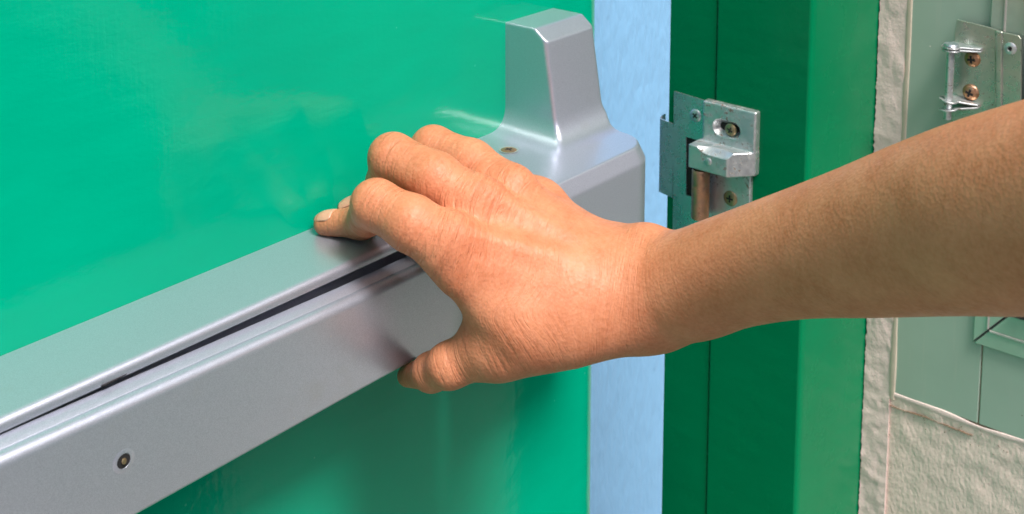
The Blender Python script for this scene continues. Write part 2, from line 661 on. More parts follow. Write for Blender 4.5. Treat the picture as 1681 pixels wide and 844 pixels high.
v, f = box(XW-0.0009, XW+0.001, WY1+0.02, yBd-0.0012, zBd-0.0009, zBd+0.0009)
put('glazing_bead', v, f, ALU_GREY, win, bevel=0.0005)
v, f = box(XW-0.0036, XW+0.002, WY1+0.04, yM1-0.0040, zM1+0.0015, zM1+0.0045)
put('gasket', v, f, GASKET, win)
v, f = box(XW-0.0024, XW+0.002, WY1+0.04, yM1-0.0034, zM1+0.0050, ZT-0.05)
put('sash', v, f, ALU_GREY, win, bevel=0.0008)

# ------------------------------------------------------------------ latch bracket on the window frame
def P4(X, Y, x):
    return at(1400+X/2.815, Y/2.815, x=x)


XB = XW-0.0032
lb = thing('latch_bracket', (XB, -0.21, -0.27), 'small weathered zinc latch bracket with vertical pin, screwed beside the window frame', 'bracket')
t_ = 0.0016
poly = [P4(X, Y, XB) for X, Y in [(480, 90), (625, 125), (672, 140), (672, 640), (455, 590), (462, 330), (470, 160)]]
v, f = prism(poly, (t_, 0, 0))
put('plate', v, f, BRACKET, lb, bevel=0.0005)
# raised ridge and stepped wing
poly = [P4(X, Y, XB-0.0022) for X, Y in [(655, 139), (692, 148), (692, 640), (655, 640)]]
v, f = prism(poly, (0.0036, 0, 0))
put('ridge', v, f, BRACKET, lb, bevel=0.0013, seg=3)
poly = [P4(X, Y, XB-0.0012) for X, Y in [(688, 148), (765, 165), (778, 180), (778, 640), (688, 640)]]
v, f = prism(poly, (t_, 0, 0))
put('wing', v, f, BRACKET, lb, bevel=0.0005)


def screw(name, c, axis, r, mat, parent, dome=0.35, roll=0.3, rec=True):
    prof = [(r, -0.0006), (r*1.0, 0.0)]
    for i in range(1, 7):
        a = i/6*math.pi/2
        prof.append((r*math.cos(a)*0.98+1e-5, r*dome*math.sin(a)))
    v, f = lathe(prof, axis, c, 26)
    s = put(name, v, f, mat, parent, smooth=True)
    ax = Vector(axis).normalized()
    e1 = ax.orthogonal().normalized()
    e1.rotate(Matrix.Rotation(roll, 3, ax))
    e2 = ax.cross(e1)
    if rec:
        vv, ff = [], []
        for a, b in ((e1, e2), (e2, e1)):
            k = len(vv)
            L, W = r*0.60, r*0.13
            top = r*dome*(1.04)
            base = Vector(c)+ax*(top*0.35)
            z = ax*(top*0.62 + (0.00002 if a is e1 else 0))
            for q in (base-a*L-b*W, base+a*L-b*W, base+a*L+b*W, base-a*L+b*W):
                vv.append(q)
            for q in (base-a*L*0.75-b*W+z, base+a*L*0.75-b*W+z, base+a*L*0.75+b*W+z, base-a*L*0.75+b*W+z):
                vv.append(q)
            ff += [(k, k+1, k+2, k+3), (k+4, k+5, k+6, k+7), (k, k+1, k+5, k+4), (k+1, k+2, k+6, k+5), (k+2, k+3, k+7, k+6), (k+3, k, k+4, k+7)]
        put('cross_slot', vv, ff, DARK, s)
    return s


screw('screw', P4(553, 273, XB), (-1, 0, 0), 0.0056, COPPER, lb, 0.55, 0.9)
screw('screw', P4(545, 427, XB), (-1, 0, 0), 0.0058, COPPER, lb, 0.55, 0.5)
c = P4(728, 224, XB-0.0012)
v, f = lathe([(0.0042, -0.0004), (0.0042, 0.0005), (0.0034, 0.0011), (0.0017, 0.0013), (0.0013, 0.0005), (0.0001, 0.0004)], (-1, 0, 0), c, 24)
rv = put('rivet', v, f, ZINC, lb, smooth=True)
v, f = lathe([(0.0011, 0.0), (0.0011, 0.0007)], (-1, 0, 0), np.array(c)-np.array([0.0004, 0, 0]), 14)
put('rivet_core', v, f, DARK, rv)
# two pairs of ears that carry the pin
px_c = P4(452, 240, XB-0.013)
pin_y, pin_x = px_c[1]+0.0, XB-0.013


def ear(zc, tilt, th, back_y, seed):
    # plan outline from the plate to the rounded nose round the pin
    y0 = pin_y
    pl = [(XB+0.0004, back_y), (XB-0.004, back_y-0.0), (pin_x+0.002, y0-0.0058)]
    for i in range(9):
        a = R_(-80+i*200/8)
        pl.append((pin_x-0.0062*math.cos(a)*0.9, y0+0.0062*math.sin(a)))
    pl += [(XB+0.0004, y0+0.0035)]
    pts = [(x, y, zc+tilt*(y-y0)) for x, y in pl]
    v, f = prism(pts, (0, 0, th))
    return put('ear', v, f, ZINC, lb, bevel=0.0003)


yb = P4(600, 235, XB)[1]
zc1 = at(1400+450/2.815, 222/2.815, x=pin_x)[2]
zc2 = at(1400+450/2.815, 492/2.815, x=pin_x)[2]
ear(zc1, 0.05, 0.0013, yb, 0)
ear(zc1-0.0020, 0.02, 0.0011, yb, 1)
ear(zc2+0.0035, 0.16, 0.0012, yb, 2)
ear(zc2-0.0030, -0.12, 0.0012, yb, 3)
pz0 = at(1400+450/2.815, 553/2.815, x=pin_x)[2]
v, f = lathe([(0.0025, 0), (0.0027, 0.0005), (0.0027, zc1-pz0)], (0, 0, 1), (pin_x, pin_y, pz0), 22)
put('pin', v, f, ZINC, lb, smooth=True)
v, f = lathe([(0.0048, 0), (0.0052, 0.0006), (0.0046, 0.0017), (0.002, 0.0022), (0.0001, 0.0023)], (0, 0, 1), (pin_x, pin_y, zc1+0.0015), 24)
put('pin_head', v, f, ZINC_BLUE, lb, smooth=True)

# ------------------------------------------------------------------ strike on the jamb
def P3(X, Y, x):
    return at(1060+X/3.248, 130+Y/3.248, x=x)


st = thing('strike', (XJ, -0.06, -0.30), 'pitted zinc strike plate and latch keeper screwed to the dark green frame', 'strike plate')
XS = XJ-0.0016        # front of the thin lip plate
hole = [P3(X, Y, XS) for X, Y in [(215, 308), (345, 345), (345, 655), (215, 618)]]
outer = [P3(X, Y, XS) for X, Y in [(150, 65), (345, 124), (345, 880), (142, 815), (145, 637), (112, 626), (60, 598), (55, 570), (60, 196), (148, 240)]]
# plate with slot: four strips round the hole, joined
a, b, c_, d_ = hole
v, f = [], []
for pl in ([P3(X, Y, XS) for X, Y in [(150, 65), (345, 124), (345, 345), (215, 308), (148, 289)]],
           [P3(X, Y, XS) for X, Y in [(148, 289), (215, 308), (215, 618), (146, 598)]],
           [P3(X, Y, XS) for X, Y in [(146, 598), (215, 618), (345, 655), (345, 880), (142, 815)]]):
    vv, ff = prism(pl, (0.0013, 0, 0))
    k = len(v)
    v += vv
    f += [tuple(i+k for i in q) for q in ff]
put('lip_plate', v, f, ZINC_BLUE, st)
# tab that curls away past the jamb edge
yl0, yl1 = P3(149, 250, XS)[1], P3(60, 220, XS)[1]
zt0, zb0 = P3(148, 241, XS)[2], P3(146, 636, XS)[2]
zt1, zb1 = P3(60, 203, XS)[2], P3(60, 592, XS)[2]
tv, tf = [], []
NS = 14
prof = [(XS, yl0)]
for i in range(NS+1):
    t = i/NS
    yy = yl0+(yl1-yl0)*min(1, t*1.2)
    xx = XS + 0.0 + (0.010*((t-0.62)/0.38)**1.5 if t > 0.62 else 0)
    if t > 0.62:
        yy = yl0+(yl1-yl0)*0.80+(yl1-yl0)*0.20*math.sin((t-0.62)/0.38*math.pi/2)
    else:
        yy = yl0+(yl1-yl0)*0.80*t/0.62
    prof.append((xx, yy))
for k, (xx, yy) in enumerate(prof):
    t = k/(len(prof)-1)
    for th in (0, 0.0013):
        tv.append((xx+th, yy, zt0+(zt1-zt0)*min(1, t*1.1)))
        tv.append((xx+th, yy, zb0+(zb1-zb0)*min(1, t*1.1)))
for k in range(len(prof)-1):
    a0, b0 = k*4, k*4+4
    tf += [(a0, a0+1, b0+1, b0), (a0+2, b0+2, b0+3, a0+3), (a0, b0, b0+2, a0+2), (a0+1, a0+3, b0+3, b0+1)]
tf += [(0, 1, 3, 2), (len(tv)-4, len(tv)-2, len(tv)-1, len(tv)-3)]
put('lip', tv, tf, ZINC_BLUE, st, smooth=False, bevel=0.0002)
v, f = box(XJ-0.0002, XJ+0.0002-0.0001, *sorted((a[1], b[1])), c_[2], a[2])
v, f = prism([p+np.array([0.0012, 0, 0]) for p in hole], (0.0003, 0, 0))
put('slot_shadow_recess', v, f, DARK, st).name = 'recess_shade'  # dark sheet behind the plate slot, painted as its shade

# keeper body: thick rounded plate with an oval countersunk slot (SDF-built below), block, screws

# ------------------------------------------------------------------ signed-distance modelling
class Field:
    def __init__(s, lo, hi, h, init=0.03):
        s.lo, s.h = np.array(lo, np.float32), h
        s.n = [int(math.ceil((b-a)/h))+1 for a, b in zip(lo, hi)]
        s.init = init
        s.ax = [(lo[i]+np.arange(s.n[i])*h).astype(np.float32) for i in range(3)]
        s.f = np.full(s.n, init, np.float32)

    def region(s, lo, hi):
        sl = []
        for i in range(3):
            a = max(0, int((lo[i]-s.lo[i])/s.h))
            b = min(s.n[i], int((hi[i]-s.lo[i])/s.h)+2)
            if b <= a:
                return None
            sl.append(slice(a, b))
        sl = tuple(sl)
        X = s.ax[0][sl[0]][:, None, None]
        Y = s.ax[1][sl[1]][None, :, None]
        Z = s.ax[2][sl[2]][None, None, :]
        return sl, X, Y, Z

    def union(s, other, k):
        s.f = smin(s.f, other.f, k)


def smin(a, b, k):
    if k <= 0:
        return np.minimum(a, b)
    h = np.maximum(k-np.abs(a-b), 0)/k
    return np.minimum(a, b)-h*h*(k*0.25)


def smax(a, b, k):
    return -smin(-a, -b, k)


def cone_d(X, Y, Z, a, b, ra, rb, nrm=None, sq=1.0):
    a = np.asarray(a, np.float32)
    b = np.asarray(b, np.float32)
    px, py, pz = X-a[0], Y-a[1], Z-a[2]
    ba = b-a
    if nrm is not None and sq != 1.0:
        nrm = np.asarray(nrm, np.float32)
        q = (px*nrm[0]+py*nrm[1]+pz*nrm[2])*(1/sq-1)
        px, py, pz = px+q*nrm[0], py+q*nrm[1], pz+q*nrm[2]
        ba = ba+(ba@nrm)*(1/sq-1)*nrm
    L = float(ba@ba)+1e-12
    h = np.clip((px*ba[0]+py*ba[1]+pz*ba[2])/L, 0, 1)
    d = np.sqrt((px-ba[0]*h)**2+(py-ba[1]*h)**2+(pz-ba[2]*h)**2)-(ra+(rb-ra)*h)
    if sq != 1.0:
        d = d*(0.5+0.5*sq)
    return d


def add_cone(F, a, b, ra, rb, k=0.005, nrm=None, sq=1.0, sub=False, m=0.022):
    a, b = np.asarray(a), np.asarray(b)
    r = max(ra, rb)+m
    reg = F.region(np.minimum(a, b)-r, np.maximum(a, b)+r)
    if reg is None:
        return
    sl, X, Y, Z = reg
    d = cone_d(X, Y, Z, a, b, ra, rb, nrm, sq)
    F.f[sl] = smax(F.f[sl], -d, k) if sub else smin(F.f[sl], d, k)


def surface_nets(F, name='mesh'):
    f = F.f
    S = f < 0
    nx, ny, nz = f.shape
    acc = np.zeros((nx-1, ny-1, nz-1), np.uint8)
    for dx in (0, 1):
        for dy in (0, 1):
            for dz in (0, 1):
                acc += S[dx:nx-1+dx, dy:ny-1+dy, dz:nz-1+dz]
    ci = np.argwhere((acc > 0) & (acc < 8))
    idx = np.full(acc.shape, -1, np.int32)
    idx[tuple(ci.T)] = np.arange(len(ci))
    P = np.zeros((len(ci), 3))
    C = np.zeros(len(ci))
    corners = [(0, 0, 0), (1, 0, 0), (0, 1, 0), (1, 1, 0), (0, 0, 1), (1, 0, 1), (0, 1, 1), (1, 1, 1)]
    vals = [f[ci[:, 0]+c[0], ci[:, 1]+c[1], ci[:, 2]+c[2]].astype(float) for c in corners]
    for a, b in ((0, 1), (2, 3), (4, 5), (6, 7), (0, 2), (1, 3), (4, 6), (5, 7), (0, 4), (1, 5), (2, 6), (3, 7)):
        va, vb = vals[a], vals[b]
        m = (va < 0) != (vb < 0)
        t = np.where(m, va/np.where(m, va-vb, 1), 0)
        ca, cb = np.array(corners[a]), np.array(corners[b])
        P += np.where(m[:, None], ca+(cb-ca)*t[:, None], 0)
        C += m
    P = ci+P/C[:, None]
    quads = []
    for axis in range(3):
        s0 = [slice(1, -1)]*3
        s1 = [slice(1, -1)]*3
        s0[axis] = slice(0, -1)
        s1[axis] = slice(1, None)
        A, B = S[tuple(s0)], S[tuple(s1)]
        e = np.argwhere(A != B)
        off = np.ones(3, int)
        off[axis] = 0
        inside = A[tuple(e.T)]
        e = e+off
        u, w = [(1, 2), (2, 0), (0, 1)][axis]
        du = np.zeros(3, int)
        du[u] = 1
        dw = np.zeros(3, int)
        dw[w] = 1
        q = np.stack([idx[tuple((e-du-dw).T)], idx[tuple((e-dw).T)], idx[tuple(e.T)], idx[tuple((e-du).T)]], 1)
        q[~inside] = q[~inside][:, ::-1]
        quads.append(q)
    Q = np.concatenate(quads)
    Q = Q[(Q >= 0).all(1)]
    # one relaxation step, then project back onto the surface
    def samp(p):
        p = np.clip(p, 0, np.array(f.shape)-1.001)
        i = p.astype(int)
        t = p-i
        r = 0
        for dx in (0, 1):
            for dy in (0, 1):
                for dz in (0, 1):
                    w = (t[:, 0] if dx else 1-t[:, 0])*(t[:, 1] if dy else 1-t[:, 1])*(t[:, 2] if dz else 1-t[:, 2])
                    r = r+w*f[i[:, 0]+dx, i[:, 1]+dy, i[:, 2]+dz]
        return r
    for it in range(3):
        acc_ = np.zeros_like(P)
        cnt = np.zeros(len(P))
        for a, b in ((0, 1), (1, 2), (2, 3), (3, 0)):
            for i_, j_ in ((a, b), (b, a)):
                for c in range(3):
                    acc_[:, c] += np.bincount(Q[:, i_], P[Q[:, j_], c], len(P))
                cnt += np.bincount(Q[:, i_], minlength=len(P))
        P = P*0.4+0.6*acc_/np.maximum(cnt, 1)[:, None]
        g = np.stack([samp(P+d)-samp(P-d) for d in np.eye(3)*0.75], 1)/1.5
        g2 = (g*g).sum(1)+1e-12
        stp = -(samp(P)/g2)[:, None]*g
        P = P+np.clip(stp, -0.6, 0.6)
    P = P*F.h+F.lo
    me = bpy.data.meshes.new(name)
    me.vertices.add(len(P))
    me.vertices.foreach_set('co', P.astype(np.float32).ravel())
    me.loops.add(len(Q)*4)
    me.loops.foreach_set('vertex_index', Q.astype(np.int32).ravel())
    me.polygons.add(len(Q))
    me.polygons.foreach_set('loop_start', np.arange(0, len(Q)*4, 4, dtype=np.int32))
    me.update(calc_edges=True)
    me.polygons.foreach_set('use_smooth', np.ones(len(Q), bool))
    me.update()
    return me, P


def put_field(name, F, mat, parent):
    me, P = surface_nets(F, name)
    me.transform(Matrix.Translation(-parent.location))
    o = bpy.data.objects.new(name, me)
    me.materials.append(mat)
    scene.collection.objects.link(o)
    o.parent = parent
    return o, P


def rbox(X, Y, Z, lo, hi, r):
    c = [(a+b)/2 for a, b in zip(lo, hi)]
    e = [(b-a)/2-r for a, b in zip(lo, hi)]
    qx, qy, qz = np.abs(X-c[0])-e[0], np.abs(Y-c[1])-e[1], np.abs(Z-c[2])-e[2]
    o = np.sqrt(np.maximum(qx, 0)**2+np.maximum(qy, 0)**2+np.maximum(qz, 0)**2)
    return o+np.minimum(np.maximum(np.maximum(qx, qy), qz), 0)-r


# keeper of the strike
kp0, kp1 = P3(303, 112, XJ-0.006), P3(600, 186, XJ-0.006)
KX0, KX1 = XJ-0.0068, XJ-0.0014
kyR = P3(588, 200, KX0)[1]
kyL = P3(303, 120, KX0)[1]
kzT = P3(303, 112, KX0)[2]
kzB = P3(588, 520, KX0)[2]
K = Field((XJ-0.030, kyR-0.006, kzB-0.045), (XJ+0.002, kyL+0.006, kzT+0.006), 0.00035)
_, X, Y, Z = K.region(K.lo, K.lo+np.array(K.n)*K.h)
d = rbox(X, Y, Z, (KX0, kyR, kzB), (XJ+0.004, kyL, kzT), 0.0016)
# lower leg of the body
d2 = rbox(X, Y, Z, (KX0+0.0026, P3(548, 600, KX0)[1], kzB-0.060), (XJ+0.004, kyL-0.002, kzB+0.01), 0.0010)
d = smin(d, d2, 0.001)
# protruding block with a slanted right side
bxF = XJ-0.0068-0.0135
byL = P3(228, 345, bxF)[1]
byR = P3(437, 405, bxF)[1]
bzT = P3(228, 345, bxF)[2]
bzB = P3(228, 470, bxF)[2]
blk = rbox(X, Y, Z, (bxF, kyR, bzB), (XJ, byL, bzT), 0.0008)
pR = np.array([KX0, P3(575, 400, KX0)[1]])
pF = np.array([bxF, byR])
tdir = (pR-pF)/np.linalg.norm(pR-pF)
nn = np.array([-tdir[1], tdir[0]])
if nn[1] > 0:
    nn = -nn
plane = (X-pF[0])*nn[0]+(Y-pF[1])*nn[1]+0*Z
blk = smax(blk, plane, 0.0012)
d = smin(d, blk, 0.0012)
d = smax(d, X-(XJ-0.0003), 0)
# countersunk oval slot
sc = P3(436, 268, KX0)
yy = np.maximum(np.abs(Y-sc[1]-0.0008)-0.0048, 0)
rad = np.sqrt(yy**2+(Z-sc[2]+0.0006*0)**2)
slot = rad-(0.0062-(X-KX0)*0.75)
d = smax(d, -slot, 0.0004)
K.f = d.astype(np.float32)*np.ones(K.n, np.float32)
K.f[0], K.f[-1], K.f[:, 0], K.f[:, -1], K.f[:, :, 0], K.f[:, :, -1] = [0.01]*6
put_field('keeper', K, ZINC, st)
v, f = lathe([(0.0115, 0), (0.0115, 0.0006)], (-1, 0, 0), (XJ-0.0013, sc[1], sc[2]), 24)
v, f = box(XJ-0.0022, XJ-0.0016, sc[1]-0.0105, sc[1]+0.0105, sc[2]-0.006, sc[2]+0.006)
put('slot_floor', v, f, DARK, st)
s3 = P3(448, 273, KX0)
screw('screw', (KX0+0.0012, s3[1], s3[2]), (-1, 0, 0), 0.0046, BRONZE, st, 0.30, 0.35)
s4 = P3(452, 636, KX0+0.0026)
screw('screw', (KX0+0.0024, s4[1], s4[2]), (-1, 0, 0), 0.0055, BRONZE, st, 0.22, 0.8)
s5 = P3(266, 194, XS)
screw('screw', (XS, s5[1], s5[2]), (-1, 0, 0), 0.0047, ZINC, st, 0.22, 0.1)
s6 = P3(332, 440, bxF)
v, f = lathe([(0.0028, -0.0003), (0.0028, 0.00035), (0.0024, 0.0006), (0.0001, 0.0006)], (-1, 0, 0), (bxF, s6[1], s6[2]), 22)
put('rivet', v, f, ZINC, st, smooth=True)
# roller under the block
rx = bxF+0.0062
r0 = P3(278, 500, rx-0.004)
v, f = lathe([(0.0032, 0.0016), (0.0058, 0.0016), (0.0063, 0.0008), (0.0063, -0.0085), (0.0061, -0.0092), (0.0063, -0.0100), (0.0063, -0.034)],
             (0, 0, 1), (rx, r0[1], r0[2]), 32)
put('roller', v, f, COPPER, st, smooth=True)
v, f = lathe([(0.003, 0), (0.003, 0.01)], (0, 0, 1), (rx, r0[1], r0[2]), 16)
put('roller_pin', v, f, BRONZE, st, smooth=True)

# ------------------------------------------------------------------ push bar
ZR = -0.2803
bar = thing('push_bar', (0.2, 0, -0.31), 'satin silver panic push bar mounted across the green door, gripped by the hand', 'push bar')
# rail housing: closed profile
yr, zr = -0.0470, ZR
pr = [(-0.0004, zr)] + arc(yr+0.0036, zr-0.0036, 0.0036, 90, 180, 8) + [(yr, zr-0.0052), (yr+0.0010, zr-0.0056), (yr+0.0075, zr-0.0056), (yr+0.0075, -0.3400), (yr+0.0075, -0.3430), (-0.0004, -0.3430)]
v, f = profile_x(pr, -0.20, 0.540)
put('rail', v, f, SILVER, bar, smooth=True)

# push pad: rounded section, pressed a little at the hand's end, its right end rounded off
yp, zp, zbt = -0.0580, -0.2888, -0.3437
PX1 = 0.500
prof = [(yr+0.0012, zp-0.0010), (yr+0.0010, zp+0.0026), (-0.0522, zp+0.0006), (-0.0524, zp+0.0004)] + arc(yp+0.0052, zp-0.0046, 0.0050, 90, 180, 10) + \
       arc(yp+0.0035, zbt+0.0035, 0.0035, 180, 270, 5) + [(-0.050, zbt), (yr+0.0006, zbt+0.0008)]
xs = list(np.linspace(-0.19, 0.40, 24)) + [PX1-0.040+0.040*math.sin(i/14*math.pi/2) for i in range(15)]
v, f = [], []
n = len(prof)
for x in xs:
    t = max(0.0, (x-(PX1-0.040))/0.040)
    dent = 0.015*(1-math.sqrt(max(0, 1-t*t)))
    drop = -0.0050*max(0, min(1, (x-0.20)/0.22))
    for y, z in prof:
        w = (z-zbt)/(zp-zbt)
        yy_ = y+dent*min(1, max(0, (yr-y)/(yr-yp)))
        v.append((x, min(yy_, yr+0.0014), z+drop*w))
for i in range(len(xs)-1):
    for j in range(n):
        a0, b0 = i*n+j, i*n+(j+1) % n
        f.append((a0, b0, b0+n, a0+n))
f.append(tuple(range(n)))
f.append(tuple(range((len(xs)-1)*n+n-1, (len(xs)-1)*n-1, -1)))
pad = put('push_pad', v, f, SILVER, bar, smooth=True)
# opening beside the rail lip, its shade painted as a dark slab
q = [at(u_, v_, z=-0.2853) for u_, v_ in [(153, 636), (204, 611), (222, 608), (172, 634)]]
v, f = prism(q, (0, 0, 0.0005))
put('slot_opening_shade', v, f, DARK, pad)
# countersunk hole with a pin in the pad face, its inner shade painted as a dark disc
hc = at(203, 757, y=yp)
v, f = lathe([(0.0052, -0.0001), (0.0046, 0.00008), (0.0033, 0.00016), (0.0030, -0.0001)], (0, -1, 0), (hc[0], yp, hc[2]), 28)
put('hole_rim', v, f, SILVER, pad, smooth=True)
v, f = lathe([(0.0031, 0.0), (0.0031, 0.00018)], (0, -1, 0), (hc[0], yp, hc[2]), 24)
put('hole', v, f, DARK, pad)
v, f = lathe([(0.0013, 0.0), (0.0012, 0.0006), (0.0003, 0.0009)], (0.4, -1, 0.2), (hc[0]-0.0002, yp-0.0003, hc[2]+0.0002), 16)
put('hole_pin', v, f, BRONZE, pad, smooth=True)

# end case with its tower
CF = Field((0.508, -0.106, -0.362), (0.676, 0.004, -0.192), 0.0008)
_, X, Y, Z = CF.region(CF.lo, CF.lo+np.array(CF.n)*CF.h)
cx0, cx1, cyf = 0.5245, 0.6300, -0.0838
cr = 0.024
# plan outline: box with rounded right front corner
qx = np.maximum(X-(cx1-cr), 0)
qy = np.maximum(-(Y-(cyf+cr)), 0)
dpl = np.sqrt(qx**2+qy**2)-cr
dpl = np.maximum(dpl, cx0-X)
dpl = np.maximum(dpl, Y-0.02)
top = Z-(-0.2665)
slope = ((Z+0.2672)-(Y+0.050)*0.05)                        # front part falls forward a little
cham_r = ((dpl+0.0045)*0.90+(Z+0.2685)*0.435)                # steep chamfer round the front edge
base = smax(dpl+0*Z, np.where(Y > -0.0, top, top)+0*X, 0.0008)
base = smax(base, slope+0*X, 0.0022)
base = smax(base, cham_r+0.0, 0.0005)
base = smax(base, -(Z+0.352)+0*X+0*Y, 0.003)
# tower
fs = (-(Y+0.0325)-(-(Z+0.207))*0.165)/math.sqrt(1+0.165**2)   # slanted front
tw = np.maximum(np.maximum(0.5816-X, X-0.6298)+0*Y+0*Z, Y-0.02)
tw = smax(tw, fs+0*X, 0.0035)
tw = smax(tw, Z+0.1990+0*X+0*Y, 0.0008)
tch = ((-(Y+0.0255))*0.60+(Z+0.2010)*0.80)+0*X                # top front chamfer
tw = smax(tw, tch, 0.0008)
tw = smax(tw, -(Z+0.28)+0*X+0*Y, 0)
chl = (-(X-0.5816)*0.60-(Y+0.0325+(-(Z+0.207))*0.165)*0.80)-0.0040*0    # left front chamfer
tw = smax(tw, chl-0.0028, 0.0008)
d = smin(base, tw, 0.016)
CF.f = np.ascontiguousarray(d.astype(np.float32))
CF.f[0], CF.f[-1], CF.f[:, 0], CF.f[:, -1], CF.f[:, :, 0], CF.f[:, :, -1] = [0.01]*6
case, _ = put_field('end_case', CF, SILVER, bar)
sc_ = at(835, 246, z=-0.2665)
v, f = lathe([(0.0060, 0.0), (0.0060, 0.0002), (0.0054, 0.00025), (0.0050, 0.0001)], (0, 0, 1), (sc_[0], sc_[1], -0.2666), 28)
put('screw_rim', v, f, ZINC, bar, smooth=True)
screw('screw', (sc_[0], sc_[1], -0.2666), (0, 0, 1), 0.0050, COPPER, bar, 0.10, 0.5)

# ------------------------------------------------------------------ the arm and hand
SK = {}


def J(name, u, v, d, r):
    SK[name] = (at(u, v, d=d), r)
    return SK[name]


def mmr(px, d):
    return px*d/FPX


# fingers: joint pixel, depth, radius in px
for nm, u, v, d, rp in [
    ('i_mcp', 735, 400, 0.619, 45), ('i_mid', 676, 367, 0.621, 45), ('i_pip', 617, 336, 0.632, 40), ('i_mph', 603, 356, 0.648, 30), ('i_dip', 594, 364, 0.661, 25), ('i_tip', 536, 367, 0.672, 21),
    ('m_mcp', 782, 338, 0.642, 44), ('m_mid', 712, 294, 0.648, 44), ('m_pip', 645, 259, 0.662, 39), ('m_mph', 632, 300, 0.676, 30), ('m_dip', 625, 330, 0.682, 26), ('m_tip', 575, 345, 0.684, 21),
    ('r_mcp', 835, 318, 0.662, 44), ('r_mid', 772, 270, 0.678, 40), ('r_pip', 711, 244, 0.694, 36), ('r_mph', 700, 290, 0.708, 28), ('r_dip', 690, 330, 0.712, 24), ('r_tip', 650, 340, 0.712, 20),
    ('p_mcp', 885, 335, 0.680, 40), ('p_pip', 800, 292, 0.716, 30), ('p_dip', 775, 330, 0.728, 22), ('p_tip', 745, 335, 0.730, 18),
    ('i_cmc', 955, 460, 0.628, 52), ('m_cmc', 975, 440, 0.636, 52), ('r_cmc', 992, 430, 0.644, 50), ('p_cmc', 1005, 428, 0.652, 46),
    ('wr', 1050, 476, 0.640, 93),
    ('t_cmc', 930, 525, 0.625, 66), ('t_mcp', 820, 566, 0.628, 46), ('t_ip', 738, 600, 0.632, 35), ('t_mph', 708, 611, 0.642, 29), ('t_tip', 670, 617, 0.674, 18),
    ('a1', 1130, 468, 0.622, 93), ('a2', 1200, 445, 0.603, 93), ('a3', 1300, 419, 0.577, 103), ('a4', 1420, 395, 0.546, 123),
    ('a5', 1550, 367, 0.513, 147), ('a6', 1681, 344, 0.480, 169)]:
    J(nm, u, v, d, mmr(rp, d))
a5, a6 = SK['a5'], SK['a6']
SK['a7'] = (a6[0]+(a6[0]-a5[0])*2.0, a6[1]*1.04)
pos = lambda n: SK[n][0]
rad_ = lambda n: SK[n][1]
# back-of-hand normal
hax = (pos('m_mcp')-pos('wr'))
hax /= np.linalg.norm(hax)
acr = pos('i_mcp')-pos('r_mcp')
acr -= hax*(acr@hax)
acr /= np.linalg.norm(acr)
nrm = np.cross(hax, acr)
if nrm@_F > 0:
    nrm = -nrm
pts_all = np.array([SK[k][0] for k in SK])
lo = np.minimum(pts_all.min(0)-0.045, 9)
hi = pts_all.max(0)+0.04
hi[1] = 0.004
H = 0.0009
HF = Field(lo, hi, H)          # fingers
bones = []


def seg(F, a, b, k=0.005, sq=1.0, ra=None, rb=None):
    add_cone(F, pos(a), pos(b), ra or rad_(a), rb or rad_(b), k, nrm, sq)
    bones.append((a, b))


def sub_field():
    return Field(lo, hi, H)


for fn in 'imr':
    T = sub_field()
    seg(T, fn+'_mcp', fn+'_mid', 0.004)
    seg(T, fn+'_mid', fn+'_pip', 0.004)
    seg(T, fn+'_pip', fn+'_mph', 0.004)
    seg(T, fn+'_mph', fn+'_dip', 0.004)
    seg(T, fn+'_dip', fn+'_tip', 0.006)
    HF.union(T, 0.0012)
T = sub_field()
seg(T, 'p_mcp', 'p_pip'); seg(T, 'p_pip', 'p_dip'); seg(T, 'p_dip', 'p_tip')
HF.union(T, 0.0012)
PF = sub_field()               # palm, wrist and forearm
for fn, k in (('i', 1), ('m', 1), ('r', 1), ('p', 1)):
    add_cone(PF, pos(fn+'_mcp')-nrm*0.0006, pos(fn+'_cmc')-nrm*0.002, rad_(fn+'_mcp')*0.98, rad_(fn+'_cmc'), 0.014, nrm, 0.85)
    bones.append((fn+'_mcp', fn+'_cmc'))
    bones.append((fn+'_cmc', 'wr'))
add_cone(PF, pos('i_cmc')-nrm*0.002, pos('wr')-nrm*0.002, rad_('i_cmc'), 0.024, 0.014, nrm, 0.8)
add_cone(PF, pos('p_cmc'), pos('wr'), rad_('p_cmc'), 0.022, 0.014, nrm, 0.8)
stn = ['wr', 'a1', 'a2', 'a3', 'a4', 'a5', 'a6', 'a7']
SP = np.array([np.append(pos(k), rad_(k)) for k in stn])


def spline(P_, t):
    i = int(min(max(math.floor(t), 0), len(P_)-2))
    f_ = t-i
    p0, p1, p2, p3 = P_[max(i-1, 0)], P_[i], P_[i+1], P_[min(i+2, len(P_)-1)]
    return 0.5*(2*p1+(p2-p0)*f_+(2*p0-5*p1+4*p2-p3)*f_*f_+(3*p1-p0-3*p2+p3)*f_**3)


AF = Field(lo, hi, H)
NSP = 42
for i in range(NSP):
    q0, q1 = spline(SP, i/NSP*7), spline(SP, (i+1)/NSP*7)
    add_cone(AF, q0[:3], q1[:3], q0[3], q1[3], 0, nrm, 0.80+0.15*min(1, i/24), m=0.014)
for _ax in (0, 1, 2, 0, 1, 2):
    AF.f = sum(np.roll(AF.f, s_, _ax) for s_ in (-3, -1, 0, 1, 3))/5
PF.union(AF, 0.012)
bones += [('wr', 'a1'), ('a1', 'a2'), ('a2', 'a3'), ('a3', 'a4'), ('a4', 'a5'), ('a5', 'a6'), ('a6', 'a7')]
